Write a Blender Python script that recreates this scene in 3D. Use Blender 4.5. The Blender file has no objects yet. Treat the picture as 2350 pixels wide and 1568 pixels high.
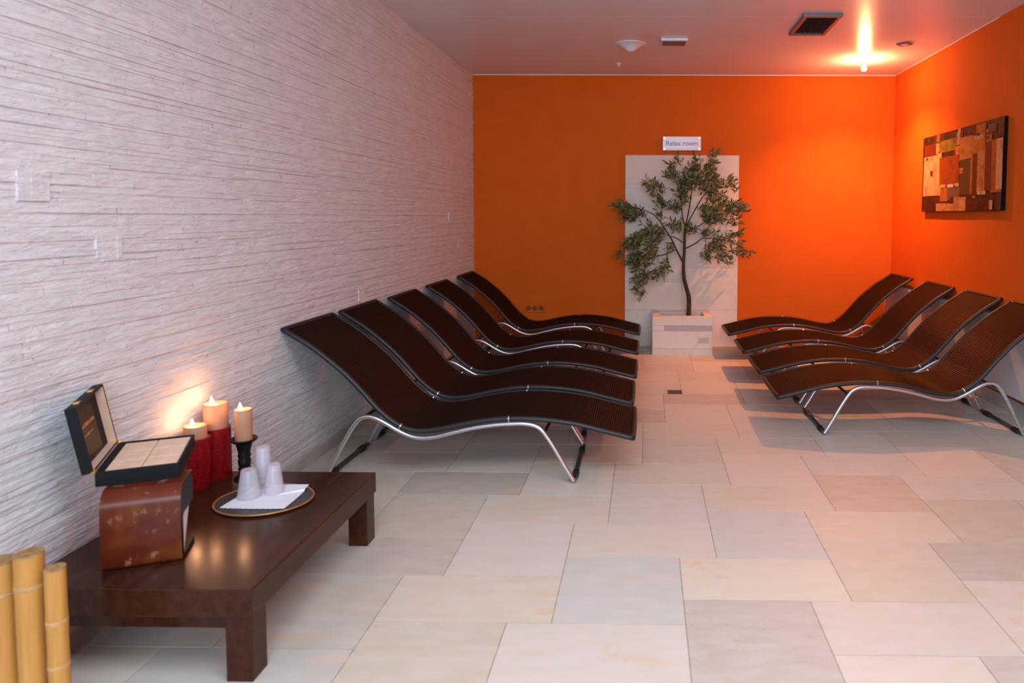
import bpy, bmesh, math, random
from mathutils import Vector, Matrix, Euler, noise

random.seed(7)
PI = math.pi
S = bpy.context.scene
COL = S.collection

# ------------------------------------------------------------------ camera
FPX, PPX, PPY = 1575.4, 1462.4, 588.6
CAM_H = 1.36
cam_data = bpy.data.cameras.new('camera')
cam = bpy.data.objects.new('camera', cam_data)
COL.objects.link(cam)
cam_data.sensor_fit = 'HORIZONTAL'
cam_data.sensor_width = 36.0
cam_data.lens = FPX / 2350 * 36.0
cam_data.shift_x = (1175 - PPX) / 2350
cam_data.shift_y = (PPY - 784) / 2350
cam_data.clip_start = 0.05
cam_data.dof.use_dof = True
cam_data.dof.focus_distance = 5.0
cam_data.dof.aperture_fstop = 2.9
RIGHT = Vector((0.9999280, 0.0110946, 0.0045638))
UP = Vector((-0.0051954, 0.0575804, 0.9983274))
FWD = Vector((-0.0108133, 0.9982792, -0.0576339))
cam.matrix_world = Matrix((
    (RIGHT.x, UP.x, -FWD.x, 0), (RIGHT.y, UP.y, -FWD.y, 0),
    (RIGHT.z, UP.z, -FWD.z, CAM_H), (0, 0, 0, 1)))
S.camera = cam

# ------------------------------------------------------------------ world, view, room light
S.view_settings.view_transform = 'Standard'
S.view_settings.look = 'None'
S.view_settings.gamma = 1.0
S.view_settings.use_curve_mapping = False
S.view_settings.exposure = 0.0
world = bpy.data.worlds.new('world')
S.world = world
world.use_nodes = True
world.node_tree.nodes['Background'].inputs[0].default_value = (0.78, 0.90, 1.0, 1)
world.node_tree.nodes['Background'].inputs[1].default_value = 0.3


def area_light(name, loc, target, size, size_y, power, color):
    d = bpy.data.lights.new(name, 'AREA')
    d.shape = 'RECTANGLE'
    d.size, d.size_y, d.energy, d.color = size, size_y, power, color
    o = bpy.data.objects.new(name, d)
    COL.objects.link(o)
    o.location = loc
    o.rotation_euler = (Vector(target) - Vector(loc)).to_track_quat('-Z', 'Y').to_euler()
    return o


area_light('overhead_bounce_fill', (0.5, 1.3, 2.79), (0.5, 1.9, 0), 2.8, 2.0, 126, (0.72, 0.87, 1.0))  # unseen area lamp standing in for flash bounced off the ceiling
area_light('rear_fill_light', (0.3, -3.2, 1.9), (0.0, 4.0, 1.5), 3.4, 2.2, 235, (0.68, 0.86, 1.04))  # added fill from behind the camera for flatter light, no known entrance there

# ------------------------------------------------------------------ room constants
YB = 7.19           # back wall
XR = 2.575          # right wall
HC = 2.824          # ceiling
YF = -1.6           # open end of the room behind the camera


def wall_x(y):
    return -1.79 - 0.013 * (7.2 - y)


# ------------------------------------------------------------------ mesh helpers
class MB:
    def __init__(self):
        self.v, self.f, self.uv, self.col = [], [], {}, {}

    def add(self, vs, fs, mtx=None, col=None):
        n = len(self.v)
        for p in vs:
            p = Vector(p)
            self.v.append(mtx @ p if mtx else p)
        for f in fs:
            self.f.append(tuple(i + n for i in f))
            if col is not None:
                self.col[len(self.f) - 1] = col
        return self

    def box(self, lo, hi, mtx=None, col=None):
        (a, b, c), (d, e, f) = lo, hi
        vs = [(a, b, c), (d, b, c), (d, e, c), (a, e, c), (a, b, f), (d, b, f), (d, e, f), (a, e, f)]
        fs = [(3, 2, 1, 0), (4, 5, 6, 7), (0, 1, 5, 4), (1, 2, 6, 5), (2, 3, 7, 6), (3, 0, 4, 7)]
        return self.add(vs, fs, mtx, col)

    def lathe(self, prof, n=32, mtx=None, squash=None):
        vs, fs = [], []
        k = len(prof)
        for i in range(n):
            a = 2 * PI * i / n
            for r, z in prof:
                vs.append((r * math.cos(a), r * math.sin(a), z))
        for i in range(n):
            j = (i + 1) % n
            for q in range(k - 1):
                fs.append((i * k + q, j * k + q, j * k + q + 1, i * k + q + 1))
        if prof[0][0] > 1e-6:
            fs.append(tuple(i * k for i in reversed(range(n))))
        if prof[-1][0] > 1e-6:
            fs.append(tuple(i * k + k - 1 for i in range(n)))
        return self.add(vs, fs, mtx)

    def tube(self, pts, r, n=10, closed=False, caps=True):
        pts = [Vector(p) for p in pts]
        m = len(pts)
        rad = r if isinstance(r, (list, tuple)) else [r] * m
        nrm = None
        rings = []
        for i in range(m):
            if closed:
                t = (pts[(i + 1) % m] - pts[i - 1])
            else:
                t = pts[min(i + 1, m - 1)] - pts[max(i - 1, 0)]
            t.normalize()
            if nrm is None:
                nrm = t.cross(Vector((0, 1, 0)))
                if nrm.length < 0.1:
                    nrm = t.cross(Vector((0, 0, 1)))
            nrm = (nrm - t * nrm.dot(t)).normalized()
            b = t.cross(nrm)
            rings.append([pts[i] + (nrm * math.cos(2 * PI * k / n) + b * math.sin(2 * PI * k / n)) * rad[i] for k in range(n)])
        vs = [p for ring in rings for p in ring]
        fs = []
        for i in range(m if closed else m - 1):
            j = (i + 1) % m
            for k in range(n):
                l = (k + 1) % n
                fs.append((i * n + k, i * n + l, j * n + l, j * n + k))
        if caps and not closed:
            fs.append(tuple(reversed(range(n))))
            fs.append(tuple((m - 1) * n + k for k in range(n)))
        return self.add(vs, fs)

    def build(self, name, mat, parent=None, smooth=False, bevel=0, loc=None, autosmooth=True):
        me = bpy.data.meshes.new(name)
        me.from_pydata([tuple(p) for p in self.v], [], self.f)
        if mat:
            me.materials.append(mat)
        if self.col:
            ca = me.color_attributes.new('tint', 'FLOAT_COLOR', 'CORNER')
            for poly in me.polygons:
                c = self.col.get(poly.index, (1, 1, 1))
                for li in poly.loop_indices:
                    ca.data[li].color = (c[0], c[1], c[2], c[3] if len(c) > 3 else 1)
        bm = bmesh.new()
        bm.from_mesh(me)
        bmesh.ops.recalc_face_normals(bm, faces=bm.faces)
        bm.to_mesh(me)
        bm.free()
        if smooth:
            for poly in me.polygons:
                poly.use_smooth = True
            if autosmooth:
                me.set_sharp_from_angle(angle=math.radians(38))
        o = bpy.data.objects.new(name, me)
        COL.objects.link(o)
        if bevel:
            md = o.modifiers.new('bevel', 'BEVEL')
            md.width, md.segments, md.limit_method = bevel, 3, 'ANGLE'
        if parent:
            o.parent = parent
        if loc:
            o.location = loc
        return o


def tag(o, label=None, cat=None, group=None, kind=None):
    if label: o['label'] = label
    if cat: o['category'] = cat
    if group: o['group'] = group
    if kind: o['kind'] = kind
    return o


def thing(name, label, cat, loc=(0, 0, 0), rotz=0, group=None):
    o = bpy.data.objects.new(name, None)
    o.empty_display_size = 0.1
    COL.objects.link(o)
    o.location = loc
    o.rotation_euler = (0, 0, rotz)
    return tag(o, label, cat, group)


def copy_tree(o, parent=None):
    c = o.copy()
    COL.objects.link(c)
    if parent:
        c.parent = parent
    for ch in [x for x in COL.objects if x.parent == o]:
        copy_tree(ch, c)
    return c


def catmull(pts, sub=8):
    pts = [Vector(p) for p in pts]
    out = []
    for i in range(len(pts) - 1):
        p0, p1, p2, p3 = pts[max(i - 1, 0)], pts[i], pts[i + 1], pts[min(i + 2, len(pts) - 1)]
        for k in range(sub):
            t = k / sub
            out.append(0.5 * ((2 * p1) + (p2 - p0) * t + (2 * p0 - 5 * p1 + 4 * p2 - p3) * t * t + (3 * p1 - p0 - 3 * p2 + p3) * t ** 3))
    out.append(pts[-1])
    return out


# ------------------------------------------------------------------ materials
def srgb(r, g, b):
    f = lambda c: (c / 255 / 12.92) if c / 255 <= 0.04045 else ((c / 255 + 0.055) / 1.055) ** 2.4
    return (f(r), f(g), f(b))


class N:
    """a small node-tree builder around one Principled material"""
    def __init__(self, name, color=(0.8, 0.8, 0.8), rough=0.5, metal=0.0, spec=0.5):
        self.m = bpy.data.materials.new(name)
        self.m.use_nodes = True
        self.t = self.m.node_tree
        self.b = self.t.nodes['Principled BSDF']
        self.b.inputs['Base Color'].default_value = (*color, 1)
        self.b.inputs['Roughness'].default_value = rough
        self.b.inputs['Metallic'].default_value = metal
        self.b.inputs['Specular IOR Level'].default_value = spec

    def n(self, kind, **kw):
        nd = self.t.nodes.new(kind)
        for k, v in kw.items():
            if k.startswith('i_'):
                nd.inputs[k[2:].replace('_', ' ')].default_value = v
            else:
                setattr(nd, k, v)
        return nd

    def l(self, a, b):
        self.t.links.new(a, b)

    def coord(self, scale=(1, 1, 1), out='Object'):
        tc = self.n('ShaderNodeTexCoord')
        mp = self.n('ShaderNodeMapping')
        mp.inputs['Scale'].default_value = scale
        self.l(tc.outputs[out], mp.inputs['Vector'])
        return mp.outputs['Vector']

    def noise(self, vec, scale, detail=4, rough=0.55, dist=0.0):
        nd = self.n('ShaderNodeTexNoise')
        nd.inputs['Scale'].default_value = scale
        nd.inputs['Detail'].default_value = detail
        nd.inputs['Roughness'].default_value = rough
        nd.inputs['Distortion'].default_value = dist
        self.l(vec, nd.inputs['Vector'])
        return nd.outputs['Fac']

    def ramp(self, fac, stops):
        nd = self.n('ShaderNodeValToRGB')
        e = nd.color_ramp.elements
        while len(e) > len(stops):
            e.remove(e[-1])
        while len(e) < len(stops):
            e.new(1.0)
        for el, (p, c) in zip(e, stops):
            el.position = p
            el.color = (*c, 1) if len(c) == 3 else c
        self.l(fac, nd.inputs[0])
        return nd.outputs[0]

    def mix(self, fac, a, b, mode='MIX'):
        nd = self.n('ShaderNodeMix', data_type='RGBA', blend_type=mode)
        for s, v in ((0, fac), (6, a), (7, b)):
            if isinstance(v, (int, float)):
                nd.inputs[s].default_value = v
            elif isinstance(v, tuple):
                nd.inputs[s].default_value = (*v, 1)
            else:
                self.l(v, nd.inputs[s])
        return nd.outputs[2]

    def bump(self, h, strength=0.3, dist=0.01, prev=None):
        nd = self.n('ShaderNodeBump')
        nd.inputs['Strength'].default_value = strength
        nd.inputs['Distance'].default_value = dist
        self.l(h, nd.inputs['Height'])
        if prev is not None:
            self.l(prev, nd.inputs['Normal'])
        self.l(nd.outputs[0], self.b.inputs['Normal'])
        return nd.outputs[0]

    def base(self, out):
        self.l(out, self.b.inputs['Base Color'])


def plain(name, color, rough=0.5, metal=0.0, spec=0.5, vary=0.12, scale=30, bump=0.0):
    k = N(name, color, rough, metal, spec)
    v = k.coord()
    f = k.noise(v, scale)
    c2 = tuple(c * (1 - vary) for c in color)
    c3 = tuple(min(1, c * (1 + vary)) for c in color)
    k.base(k.ramp(f, [(0.3, c2), (0.7, c3)]))
    if bump:
        k.bump(k.noise(v, scale * 4), bump, 0.002)
    return k.m


def m_emit(name, color, strength):
    m = bpy.data.materials.new(name)
    m.use_nodes = True
    b = m.node_tree.nodes['Principled BSDF']
    b.inputs['Base Color'].default_value = (*color, 1)
    b.inputs['Emission Color'].default_value = (*color, 1)
    b.inputs['Emission Strength'].default_value = strength
    return m


# left wall: white stone cladding
k = N('white_stone_cladding', (0.72, 0.69, 0.70), 0.75, 0, 0.3)
v = k.coord((1, 1, 2.2))
f1 = k.noise(v, 9, 6)
k.base(k.ramp(f1, [(0.3, (0.70, 0.665, 0.67)), (0.7, (0.78, 0.75, 0.755))]))
bn = k.bump(k.noise(k.coord((6, 11, 58)), 1.0, 5, 0.62, 0.4), 0.9, 0.013)
k.bump(k.noise(v, 70, 6, 0.6), 0.30, 0.004, bn)
M_CLAD = k.m
# orange painted plaster
def orange(name):
    k = N(name, (0.60, 0.16, 0.022), 0.8, 0, 0.12)
    v = k.coord()
    k.base(k.ramp(k.noise(v, 5, 5), [(0.3, (0.63, 0.108, 0.008)), (0.7, (0.67, 0.120, 0.010))]))
    k.bump(k.noise(v, 260, 3), 0.12, 0.002)
    return k.m
M_ORANGE = orange('orange_wall_paint')
# ceiling
k = N('satin_ceiling', (0.70, 0.66, 0.66), 0.30, 0, 0.55)
v = k.coord()
k.base(k.ramp(k.noise(v, 2.2, 3), [(0.3, (0.745, 0.755, 0.80)), (0.7, (0.785, 0.795, 0.84))]))
k.bump(k.noise(v, 60, 3), 0.05, 0.002)
M_CEIL = k.m
# floor tiles: tint per tile + mineral veins
k = N('quartzite_tile', (0.7, 0.62, 0.55), 0.42, 0, 0.4)
at = k.n('ShaderNodeVertexColor', layer_name='tint')
v = k.coord((1, 2.6, 1))
vein = k.noise(v, 3.2, 7, 0.62, 1.4)
speck = k.noise(k.coord(), 38, 6, 0.7)
patch = k.noise(k.coord((1.3, 1.8, 1)), 1.7, 3)
veinm = k.ramp(vein, [(0.54, (0, 0, 0)), (0.66, (1, 1, 1))])
patchm = k.ramp(patch, [(0.43, (0, 0, 0)), (0.60, (0.8, 0.8, 0.8))])
mm = k.mix(1.0, veinm, patchm, 'MULTIPLY')
rich = k.ramp(at.outputs[1], [(0.25, (0.15, 0.15, 0.15)), (0.8, (1, 1, 1))])
pit = k.ramp(at.outputs[1], [(0.12, (1, 1, 1)), (0.32, (0.25, 0.25, 0.25))])
mm = k.mix(1.0, mm, rich, 'MULTIPLY')
c1 = k.mix(mm, at.outputs[0], (0.76, 0.46, 0.24))
spm = k.mix(1.0, k.ramp(speck, [(0.56, (0, 0, 0)), (0.72, (0.55, 0.55, 0.55))]), pit, 'MULTIPLY')
c2 = k.mix(spm, c1, (0.40, 0.31, 0.26))
cl = k.mix(k.ramp(k.noise(k.coord((1, 3, 1)), 7, 6), [(0.35, (0.0, 0.0, 0.0)), (0.7, (0.30, 0.30, 0.30))]), c2, (0.78, 0.73, 0.70))
k.base(cl)
k.bump(k.noise(k.coord(), 24, 8, 0.6), 0.10, 0.006)
M_TILE = k.m
M_GROUT = plain('grey_grout', (0.40, 0.36, 0.33), 0.9, vary=0.1)
M_SKIRT = plain('stone_skirting', (0.50, 0.44, 0.40), 0.6, vary=0.15, scale=8)
# stone slab behind tree and planter tiles
k = N('pale_travertine', (0.68, 0.60, 0.54), 0.6, 0, 0.3)
at = k.n('ShaderNodeVertexColor', layer_name='tint')
v = k.coord((1.6, 1, 1))
vv = k.ramp(k.noise(v, 3.5, 7, 0.62, 1.0), [(0.52, (0, 0, 0)), (0.72, (0.55, 0.55, 0.55))])
c = k.mix(vv, at.outputs[0], (0.62, 0.45, 0.31))
c = k.mix(k.ramp(k.noise(v, 45, 5), [(0.5, (0, 0, 0)), (0.8, (0.25, 0.25, 0.25))]), c, (0.48, 0.42, 0.40))
k.base(c)
M_STONE = k.m
# dark stained wood
k = N('dark_stained_wood', (0.04, 0.016, 0.010), 0.19, 0, 0.22)
v = k.coord((14, 1.2, 14))
k.base(k.ramp(k.noise(v, 3, 6), [(0.3, (0.032, 0.0098, 0.0050)), (0.7, (0.062, 0.0190, 0.0085))]))
k.bump(k.noise(v, 9, 4), 0.04, 0.002)
M_WOOD = k.m
# woven deck
k = N('brown_weave', (0.025, 0.012, 0.009), 0.40, 0, 0.0)
k.b.inputs['Specular Tint'].default_value = (1.0, 0.72, 0.38, 1)
uvn = k.n('ShaderNodeUVMap', uv_map='UVMap')
w1 = k.n('ShaderNodeTexWave', wave_type='BANDS', bands_direction='X', wave_profile='SIN')
w1.inputs['Scale'].default_value = 26.2
w2 = k.n('ShaderNodeTexWave', wave_type='BANDS', bands_direction='Y', wave_profile='SIN')
w2.inputs['Scale'].default_value = 45
k.l(uvn.outputs[0], w1.inputs['Vector'])
k.l(uvn.outputs[0], w2.inputs['Vector'])
hh = k.mix(0.3, w1.outputs['Color'], w2.outputs['Color'])
k.base(k.ramp(hh, [(0.15, (0.005, 0.0036, 0.0040)), (0.75, (0.023, 0.0130, 0.0105))]))
wb = k.bump(hh, 0.55, 0.005)
gl = k.n('ShaderNodeBsdfGlossy')
gl.inputs['Color'].default_value = (0.62, 0.38, 0.14, 1)
gl.inputs['Roughness'].default_value = 0.36
k.l(wb, gl.inputs['Normal'])
mxs = k.n('ShaderNodeMixShader')
mxs.inputs[0].default_value = 0.055
k.l(k.b.outputs[0], mxs.inputs[1])
k.l(gl.outputs[0], mxs.inputs[2])
k.l(mxs.outputs[0], k.t.nodes['Material Output'].inputs[0])
M_WEAVE = k.m
M_RAIL = plain('black_wrapped_cord', (0.010, 0.011, 0.013), 0.45, bump=0.25, scale=120)
M_STEEL = plain('satin_aluminium', (0.62, 0.62, 0.66), 0.30, 0.9, vary=0.05)
M_DARKSTEEL = plain('dark_steel', (0.10, 0.10, 0.11), 0.4, 0.75, vary=0.1)
M_RUBBER = plain('black_rubber', (0.012, 0.012, 0.012), 0.7)
M_WHITE = plain('white_plastic', (0.78, 0.76, 0.77), 0.45, vary=0.03)
M_WHITEPAINT = plain('white_panel_paint', (0.70, 0.68, 0.70), 0.45, vary=0.05, scale=4)
M_SOCKET = plain('dark_socket_insert', (0.20, 0.050, 0.010), 0.6, 0, 0.2)
M_VENTDARK = plain('dark_duct', (0.02, 0.012, 0.01), 0.8)
M_VENTMETAL = plain('grey_vent_metal', (0.20, 0.18, 0.19), 0.4, 0.5, vary=0.06)
M_BARK = plain('olive_bark', (0.050, 0.030, 0.018), 0.85, vary=0.4, scale=40, bump=0.5)
M_SOIL = plain('dark_soil', (0.035, 0.025, 0.02), 0.95, vary=0.4, scale=60, bump=0.5)
k = N('olive_leaf', (0.06, 0.09, 0.035), 0.45, 0, 0.4)
at = k.n('ShaderNodeVertexColor', layer_name='tint')
k.base(at.outputs[0])
M_LEAF = k.m
# bamboo
k = N('bamboo_cane', (0.55, 0.33, 0.10), 0.42, 0, 0.45)
v = k.coord((30, 30, 1.5))
c = k.ramp(k.noise(v, 3, 5), [(0.25, (0.46, 0.205, 0.042)), (0.75, (0.64, 0.305, 0.072))])
sp = k.ramp(k.noise(k.coord((1, 1, 0.7)), 22, 2), [(0.74, (0, 0, 0)), (0.78, (0.7, 0.7, 0.7))])
k.base(k.mix(sp, c, (0.16, 0.08, 0.03)))
M_BAMBOO = k.m
M_NODE = plain('bamboo_node', (0.56, 0.30, 0.12), 0.6, vary=0.25, scale=20)
M_CUT = plain('bamboo_cut_end', (0.34, 0.19, 0.07), 0.8, vary=0.45, scale=50)
# red lacquered box, scuffed
k = N('scuffed_red_lacquer', (0.16, 0.028, 0.010), 0.28, 0, 0.28)
v = k.coord((1, 1, 1))
c = k.ramp(k.noise(v, 12, 5), [(0.3, (0.075, 0.010, 0.004)), (0.7, (0.135, 0.021, 0.005))])
c = k.mix(k.ramp(k.noise(v, 7, 2), [(0.52, (0, 0, 0)), (0.66, (0.75, 0.75, 0.75))]), c, (0.16, 0.050, 0.007))
c = k.mix(k.ramp(k.noise(k.coord((1.5, 1.5, 1)), 16, 4, 0.6), [(0.60, (0, 0, 0)), (0.70, (0.42, 0.42, 0.42))]), c, (0.40, 0.25, 0.16))
k.base(c)
M_LACQ = k.m
M_BOXEND = plain('dark_brown_lacquer', (0.020, 0.007, 0.004), 0.5, 0, 0.25, vary=0.3)
M_CASE = plain('black_leatherette', (0.008, 0.008, 0.010), 0.55, 0, 0.15, bump=0.2, scale=80)
M_LINING = plain('cream_lining', (0.78, 0.51, 0.36), 0.8, vary=0.08, scale=20)
M_LINEGAP = plain('tan_seam', (0.40, 0.22, 0.12), 0.8)
M_GOLD = plain('gold_metal', (0.80, 0.47, 0.13), 0.28, 0.95, vary=0.05)
M_GILT = plain('gilt_print', (0.55, 0.20, 0.03), 0.5, vary=0.2)
M_PAPER = plain('white_paper', (0.80, 0.80, 0.86), 0.7, vary=0.03)
M_REDGLASS = plain('red_bead_glass', (0.26, 0.003, 0.006), 0.4, 0, 0.25, vary=0.5, scale=110, bump=0.5)
M_REDRIM = plain('red_glass_rim', (0.22, 0.02, 0.02), 0.2, vary=0.1)
k = N('beige_wax', (0.52, 0.255, 0.155), 0.5, 0, 0.4)
k.b.inputs['Subsurface Weight'].default_value = 0.35
k.b.inputs['Subsurface Radius'].default_value = (0.02, 0.008, 0.004)
M_WAX = k.m
M_MELT = m_emit('glowing_melted_wax', (1.0, 0.55, 0.25), 2.2)
M_FLAME = m_emit('candle_flame', (1.0, 0.72, 0.40), 38)
M_WICK = plain('burnt_wick', (0.01, 0.01, 0.01), 0.9)
M_IRON = plain('black_iron', (0.008, 0.008, 0.009), 0.45, 0.3, bump=0.3, scale=60)
M_PLATE = plain('dark_bronze_plate', (0.035, 0.028, 0.026), 0.35, vary=0.3, scale=12)
M_COPPER = plain('copper_rim', (0.50, 0.22, 0.07), 0.4, 0.5, vary=0.15)
# frosted clear plastic
m = bpy.data.materials.new('clear_plastic_cup')
m.use_nodes = True
t = m.node_tree
pb = t.nodes['Principled BSDF']
pb.inputs['Base Color'].default_value = (0.92, 0.88, 0.92, 1)
pb.inputs['Roughness'].default_value = 0.2
tr = t.nodes.new('ShaderNodeBsdfTransparent')
tr.inputs[0].default_value = (0.95, 0.93, 0.95, 1)
mx = t.nodes.new('ShaderNodeMixShader')
mx.inputs[0].default_value = 0.26
t.links.new(tr.outputs[0], mx.inputs[1])
t.links.new(pb.outputs[0], mx.inputs[2])
t.links.new(mx.outputs[0], t.nodes['Material Output'].inputs[0])
M_CUP = m
M_BULB = m_emit('halogen_bulb', (1.0, 0.75, 0.45), 160)
M_SIGN = plain('frosted_acrylic_sign', (0.76, 0.68, 0.74), 0.25, vary=0.03)
M_SIGNTXT = plain('blue_violet_lettering', (0.26, 0.21, 0.52), 0.5, vary=0.03)
M_CANVAS = plain('black_canvas_edge', (0.007, 0.004, 0.0035), 0.8, 0, 0.08)
k = N('abstract_paint', (0.5, 0.3, 0.1), 0.5, 0, 0.3)
at = k.n('ShaderNodeVertexColor', layer_name='tint')
v = k.coord()
c = k.mix(k.ramp(k.noise(v, 14, 5, 0.65), [(0.45, (0, 0, 0)), (0.70, (0.75, 0.75, 0.75))]), at.outputs[0], (0.10, 0.028, 0.005))
k.base(c)
M_PAINT = k.m

# ------------------------------------------------------------------ room shell
# floor: a square and an oblong tile, repeating on a skewed lattice
U = 0.15
OX, OY = -0.006, -0.03


def clip_rect(x0, y0, x1, y1):
    x0, x1 = max(x0, -2.0), min(x1, XR)
    y0, y1 = max(y0, YF), min(y1, YB)
    return (x0, y0, x1, y1) if x1 - x0 > 0.005 and y1 - y0 > 0.005 else None


fl = MB()
tones = [srgb(216, 203, 196), srgb(210, 199, 193), srgb(222, 206, 195), srgb(205, 190, 180), srgb(217, 202, 190), srgb(205, 195, 190), srgb(212, 196, 183), srgb(198, 181, 171)]
g = 0.0018
# tiles that stand out: lattice corner -> (tone, richness; low = pitted, high = golden veins)
SPECIAL = {(1, 13): (srgb(203, 188, 180), 0.08), (6, 21): (srgb(204, 184, 168), 0.05), (-6, 15): (srgb(220, 202, 186), 0.95),
           (-8, 19): (srgb(206, 190, 177), 0.2), (1, 16): (srgb(226, 210, 194), 0.95), (2, 18): (srgb(208, 200, 196), 0.4),
           (5, 16): (srgb(214, 196, 180), 0.5), (2, 21): (srgb(216, 200, 186), 0.9), (-6, 12): (srgb(212, 196, 180), 0.35),
           (-3, 13): (srgb(222, 208, 200), 0.75), (-5, 17): (srgb(218, 205, 198), 0.3), (-2, 18): (srgb(220, 204, 192), 0.4),
           (-2, 15): (srgb(208, 202, 199), 0.35), (4, 14): (srgb(219, 205, 195), 0.5), (5, 19): (srgb(218, 200, 184), 0.55),
           (-5, 20): (srgb(218, 202, 190), 0.85), (9, 19): (srgb(205, 188, 172), 0.9)}
for i in range(-30, 31):
    for j in range(-14, 15):
        sx, sy = 3 * i + j + 1, -2 * i + 5 * j + 13
        for (tx, ty, tw, td) in ((sx, sy, 3, 3), (sx - 1, sy - 2, 4, 2)):
            r = clip_rect((tx) * U + OX + g, (ty) * U + OY + g, (tx + tw) * U + OX - g, (ty + td) * U + OY - g)
            if r:
                c = random.choice(tones)
                kf = random.uniform(0.94, 1.04)
                c = tuple(q * kf for q in c) + (random.random(),)
                if (tx, ty) in SPECIAL:
                    c = SPECIAL[(tx, ty)][0] + (SPECIAL[(tx, ty)][1],)
                c = (c[0] * 0.96, c[1] * 0.95, c[2] * 0.88, c[3])
                fl.box((r[0], r[1], -0.006), (r[2], r[3], 0), col=c)
grout = len(fl.f)
fl.box((-2.0, YF, -0.08), (XR + 0.1, YB + 0.1, -0.0015), col=srgb(150, 138, 130))
floor = fl.build('floor', M_TILE)
tag(floor, kind='structure')

# left wall: stacked stone strips
wl = MB()
rnd = random.Random(11)
z = 0.0
while z < HC + 0.02:
    h = rnd.choice([0.009, 0.011, 0.013, 0.016, 0.019])
    y = 0.2 + rnd.uniform(-0.2, 0)
    d0 = rnd.uniform(-0.0038, 0.0)
    z1 = z + h
    while y < YB:
        y1 = min(y + rnd.uniform(0.05, 0.22), YB)
        d1 = max(-0.0075, min(0.0, d0 + rnd.uniform(-0.0018, 0.0018))) if rnd.random() < 0.91 else rnd.uniform(-0.0055, 0.0)
        t0, t1 = rnd.uniform(-0.0008, 0.0008), rnd.uniform(-0.0014, 0.0010)
        xa, xb = wall_x(y), wall_x(y1)
        bk = -0.03
        vs = [(xa + bk, y, z), (xb + bk, y1, z), (xb + d1 + t0, y1, z), (xa + d0 + t0, y, z),
              (xa + bk, y, z1), (xb + bk, y1, z1), (xb + d1 + t1, y1, z1), (xa + d0 + t1, y, z1)]
        wl.add(vs, [(3, 2, 6, 7), (4, 7, 6, 5), (0, 1, 2, 3)])
        y, d0 = y1, d1
    z += h
# a few blocks with upright strips
for (yb, zb) in ((2.02, 1.40), (2.30, 1.20), (4.35, 0.80), (6.3, 1.30), (6.6, 1.05)):
    for q in range(5):
        ya = yb + q * 0.022
        dd = rnd.uniform(0.0002, 0.0018)
        wl.add([(wall_x(ya) - 0.02, ya, zb), (wall_x(ya) + dd, ya, zb), (wall_x(ya) + dd, ya + 0.021, zb), (wall_x(ya) - 0.02, ya + 0.021, zb),
                (wall_x(ya) - 0.02, ya, zb + 0.09), (wall_x(ya) + dd, ya, zb + 0.09), (wall_x(ya) + dd, ya + 0.021, zb + 0.09), (wall_x(ya) - 0.02, ya + 0.021, zb + 0.09)],
               [(0, 1, 5, 4), (1, 2, 6, 5), (2, 3, 7, 6), (4, 5, 6, 7), (3, 2, 1, 0)])
wl.add([(wall_x(YF) - 0.02, YF, 0), (wall_x(YB) - 0.02, YB, 0), (wall_x(YB) - 0.02, YB, HC + 0.03), (wall_x(YF) - 0.02, YF, HC + 0.03),
        (wall_x(YF) - 0.12, YF, 0), (wall_x(YB) - 0.12, YB, 0), (wall_x(YB) - 0.12, YB, HC + 0.03), (wall_x(YF) - 0.12, YF, HC + 0.03)],
       [(0, 1, 2, 3), (7, 6, 5, 4), (3, 2, 6, 7), (0, 4, 5, 1), (0, 3, 7, 4), (1, 5, 6, 2)])
tag(wl.build('wall_left', M_CLAD), kind='structure')

b = MB().add([(wall_x(2.9) + 0.0, 2.9, 0), (wall_x(2.9) + 0.012, 2.9, 0), (wall_x(YB) + 0.012, YB, 0), (wall_x(YB), YB, 0),
              (wall_x(2.9) + 0.0, 2.9, 0.06), (wall_x(2.9) + 0.012, 2.9, 0.06), (wall_x(YB) + 0.012, YB, 0.06), (wall_x(YB), YB, 0.06)],
             [(0, 1, 2, 3), (7, 6, 5, 4), (0, 4, 5, 1), (1, 5, 6, 2), (2, 6, 7, 3), (3, 7, 4, 0)])
tag(b.build('baseboard_left', M_SKIRT), kind='structure')

tag(MB().box((wall_x(YB) - 0.12, YB, -0.0), (XR + 0.12, YB + 0.1, HC + 0.03)).build('wall_back', M_ORANGE), kind='structure')
tag(MB().box((XR, YF, 0), (XR + 0.12, YB, HC + 0.03)).build('wall_right', M_ORANGE), kind='structure')
tag(MB().box((XR - 0.012, YF, 0), (XR, YB, 0.10)).build('baseboard_right', M_SKIRT, bevel=0.002), kind='structure')
# ceiling: a front field set a little higher than the back field
ce = MB()
YS = 5.12
ce.box((-2.1, YF, HC + 0.0003), (XR + 0.12, YS, HC + 0.12))
ce.box((-2.1, YS, HC), (XR + 0.12, YB + 0.1, HC + 0.12))
tag(ce.build('ceiling', M_CEIL), kind='structure')
tag(MB().box((wall_x(YB), YB - 0.006, HC - 0.006), (XR, YB, HC)).build('trim_1', M_WHITE), kind='structure')
tag(MB().box((XR - 0.004, YS, HC - 0.004), (XR, YB - 0.006, HC)).build('trim_2', M_WHITE), kind='structure')

# long white panel low on the right wall
pn = thing('wall_panel', 'long low white panel on the right orange wall behind the loungers', 'wall panel', (2.54, 5.2, 0.14))
MB().box((-0.028, -1.9, 0), (0.034, 1.985, 0.515)).build('panel_front', M_WHITEPAINT, pn, bevel=0.004)
MB().box((-0.036, -1.9, 0.515), (0.034, 1.985, 0.535)).build('top_ledge', M_WHITE, pn, bevel=0.003)

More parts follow.
